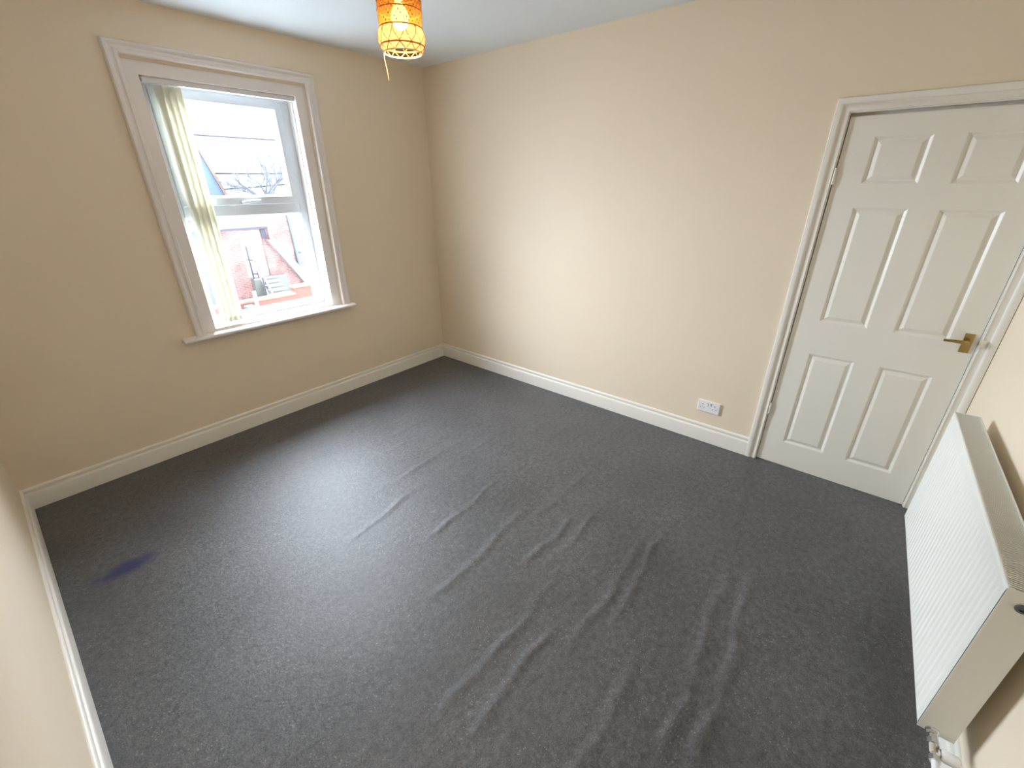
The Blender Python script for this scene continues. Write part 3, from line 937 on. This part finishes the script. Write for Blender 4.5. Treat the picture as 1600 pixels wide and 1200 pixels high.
# boundary wall, painted orange
ow = thing('boundary_wall', (4.5, 15.0, -4.15), 'orange painted boundary wall with a raised end, in the yard', 'wall')
mb = MB().box((1.2, 14.85, -4.15), (5.06, 15.1, -2.40)).box((5.06, 14.85, -4.15), (5.93, 15.1, -2.15))
mb.build('painted_wall', M['orange'], ow)
mb = MB().box((1.2, 14.8, -2.40), (5.06, 15.15, -2.315)).box((5.02, 14.8, -2.15), (5.97, 15.15, -2.06))
mb.build('coping', M['orangecop'], ow)

# steps down from the doorway
stp = thing('outdoor_steps', (5.3, 16.8, -4.15), 'mossy concrete steps with a timber handrail rising to the white doorway', 'steps')
mb = MB(); mb2 = MB()
for i in range(6):
    y1 = 17.95 - i * 0.36
    y0 = y1 - 0.36
    zt = -2.06 - i * 0.125
    xl = 5.02 - 0.085 * i
    x0, x1 = (4.62, 6.05) if i == 0 else (xl, xl + 0.72)
    mb.box((x0, y0, -4.15), (x1, y1, zt))
    mb2.box((x0, y0 - 0.015, zt - 0.05), (x1, y0 + 0.05, zt + 0.006))
mb.build('treads', M['step'], stp)
mb2.build('nosings', M['nosing'], stp)

hr = stp
for pts_, r_, nm_, mt_ in (([(4.67, 17.7, -2.06), (4.67, 17.7, -0.66)], 0.035, 'newel_post', 'darktrim_shadow'),
                           ([(4.40, 16.05, -4.15), (4.40, 16.05, -1.75)], 0.04, 'newel_post', 'darktrim_shadow'),
                           ([(4.60, 17.72, -1.22), (4.86, 17.66, -1.30)], 0.03, 'cross_bar', 'darktrim_shadow'),
                           ([(4.70, 17.70, -1.85), (4.95, 17.66, -1.88)], 0.03, 'cross_bar', 'darktrim_shadow'),
                           ([(4.90, 17.66, -1.28), (4.60, 15.9, -2.48)], 0.04, 'rail', 'railwood'),
                           ([(4.82, 17.66, -1.28), (4.42, 15.9, -2.55)], 0.035, 'rail', 'railwood')):
    MB().tube(pts_, r_, 8).build(nm_, M[mt_], hr)
for i in range(5):
    t = i / 4
    xt = 4.86 - 0.34 * t
    MB().tube([(xt, 17.66 - 1.7 * t, -1.30 - 1.18 * t), (xt, 17.66 - 1.7 * t, -2.04 - 0.75 * t)], 0.022, 6).build('baluster', M['darktrim_shadow'], hr)

wp = MB().box((3.33, 14.4, -4.15), (3.43, 14.5, -1.92)).build('white_post', M['extwhite'])
tag(wp, 'thin white post standing in front of the orange wall', 'post')
bt_ = MB().box((2.95, 14.2, -4.15), (3.25, 14.6, -2.41)).build('blue_bin', M['bluetub'], bevel=0.03)
tag(bt_, 'blue container at the foot of the orange wall', 'container')

# bare tree behind the wall
rt_ = random.Random(5)
tree = thing('bare_tree', (6.95, 20.0, -4.15), 'bare grey winter tree in front of the slate roof', 'tree')
tm, bmx = MB(), MB()
tm.tube([(6.95, 20.0, -4.15), (6.97, 20.0, -2), (6.93, 20.0, -0.3), (6.97, 20.0, 1.5)], [0.2, 0.16, 0.13, 0.06], 8)


def branch(p, d, ln, r, depth):
    q = p + d * ln
    mid_ = (p + q) / 2 + Vector((rt_.uniform(-1, 1), rt_.uniform(-1, 1), rt_.uniform(-.5, .8))) * ln * 0.06
    bmx.tube([p, mid_, q], [r, r * 0.8, r * 0.55], 5)
    if depth == 0:
        return
    for _ in range(3 if depth > 1 else 4):
        nd = (d + Vector((rt_.uniform(-1, 1), rt_.uniform(-.6, .6), rt_.uniform(-.45, .85))) * 0.75).normalized()
        st = p + d * ln * rt_.uniform(0.45, 1.0)
        branch(st, nd, ln * rt_.uniform(0.6, 0.8), r * 0.55, depth - 1)


for a in range(9):
    th_ = a * 2.4
    d0 = Vector((math.cos(th_) * 0.95, math.sin(th_) * 0.5, rt_.uniform(0.35, 1.2))).normalized()
    branch(Vector((6.97, 20.0, rt_.uniform(0.8, 1.45))), d0, rt_.uniform(0.8, 1.1), 0.042, 3)
tm.build('trunk', M['bark'], tree, smooth=True)
bmx.build('branches', M['bark'], tree, smooth=True)

for pa_, pb_, sag, lab in (((4.9, 20.75, 2.20), (13.0, 24.9, 2.42), 0.05, 'upper of two black cables crossing the view of the roof'),
                           ((5.25, 20.75, 1.53), (13.0, 24.4, 2.03), 0.05, 'lower of two black cables crossing the view of the roof')):
    pts = [tuple(pa_[i] + (pb_[i] - pa_[i]) * k / 16 - (sag * 4 * k / 16 * (1 - k / 16) if i == 2 else 0) for i in range(3)) for k in range(17)]
    wv_ = MB().tube(pts, 0.032, 6).build('overhead_cable', M['wire'])
    tag(wv_, lab, 'cable', group='cables outside the window')
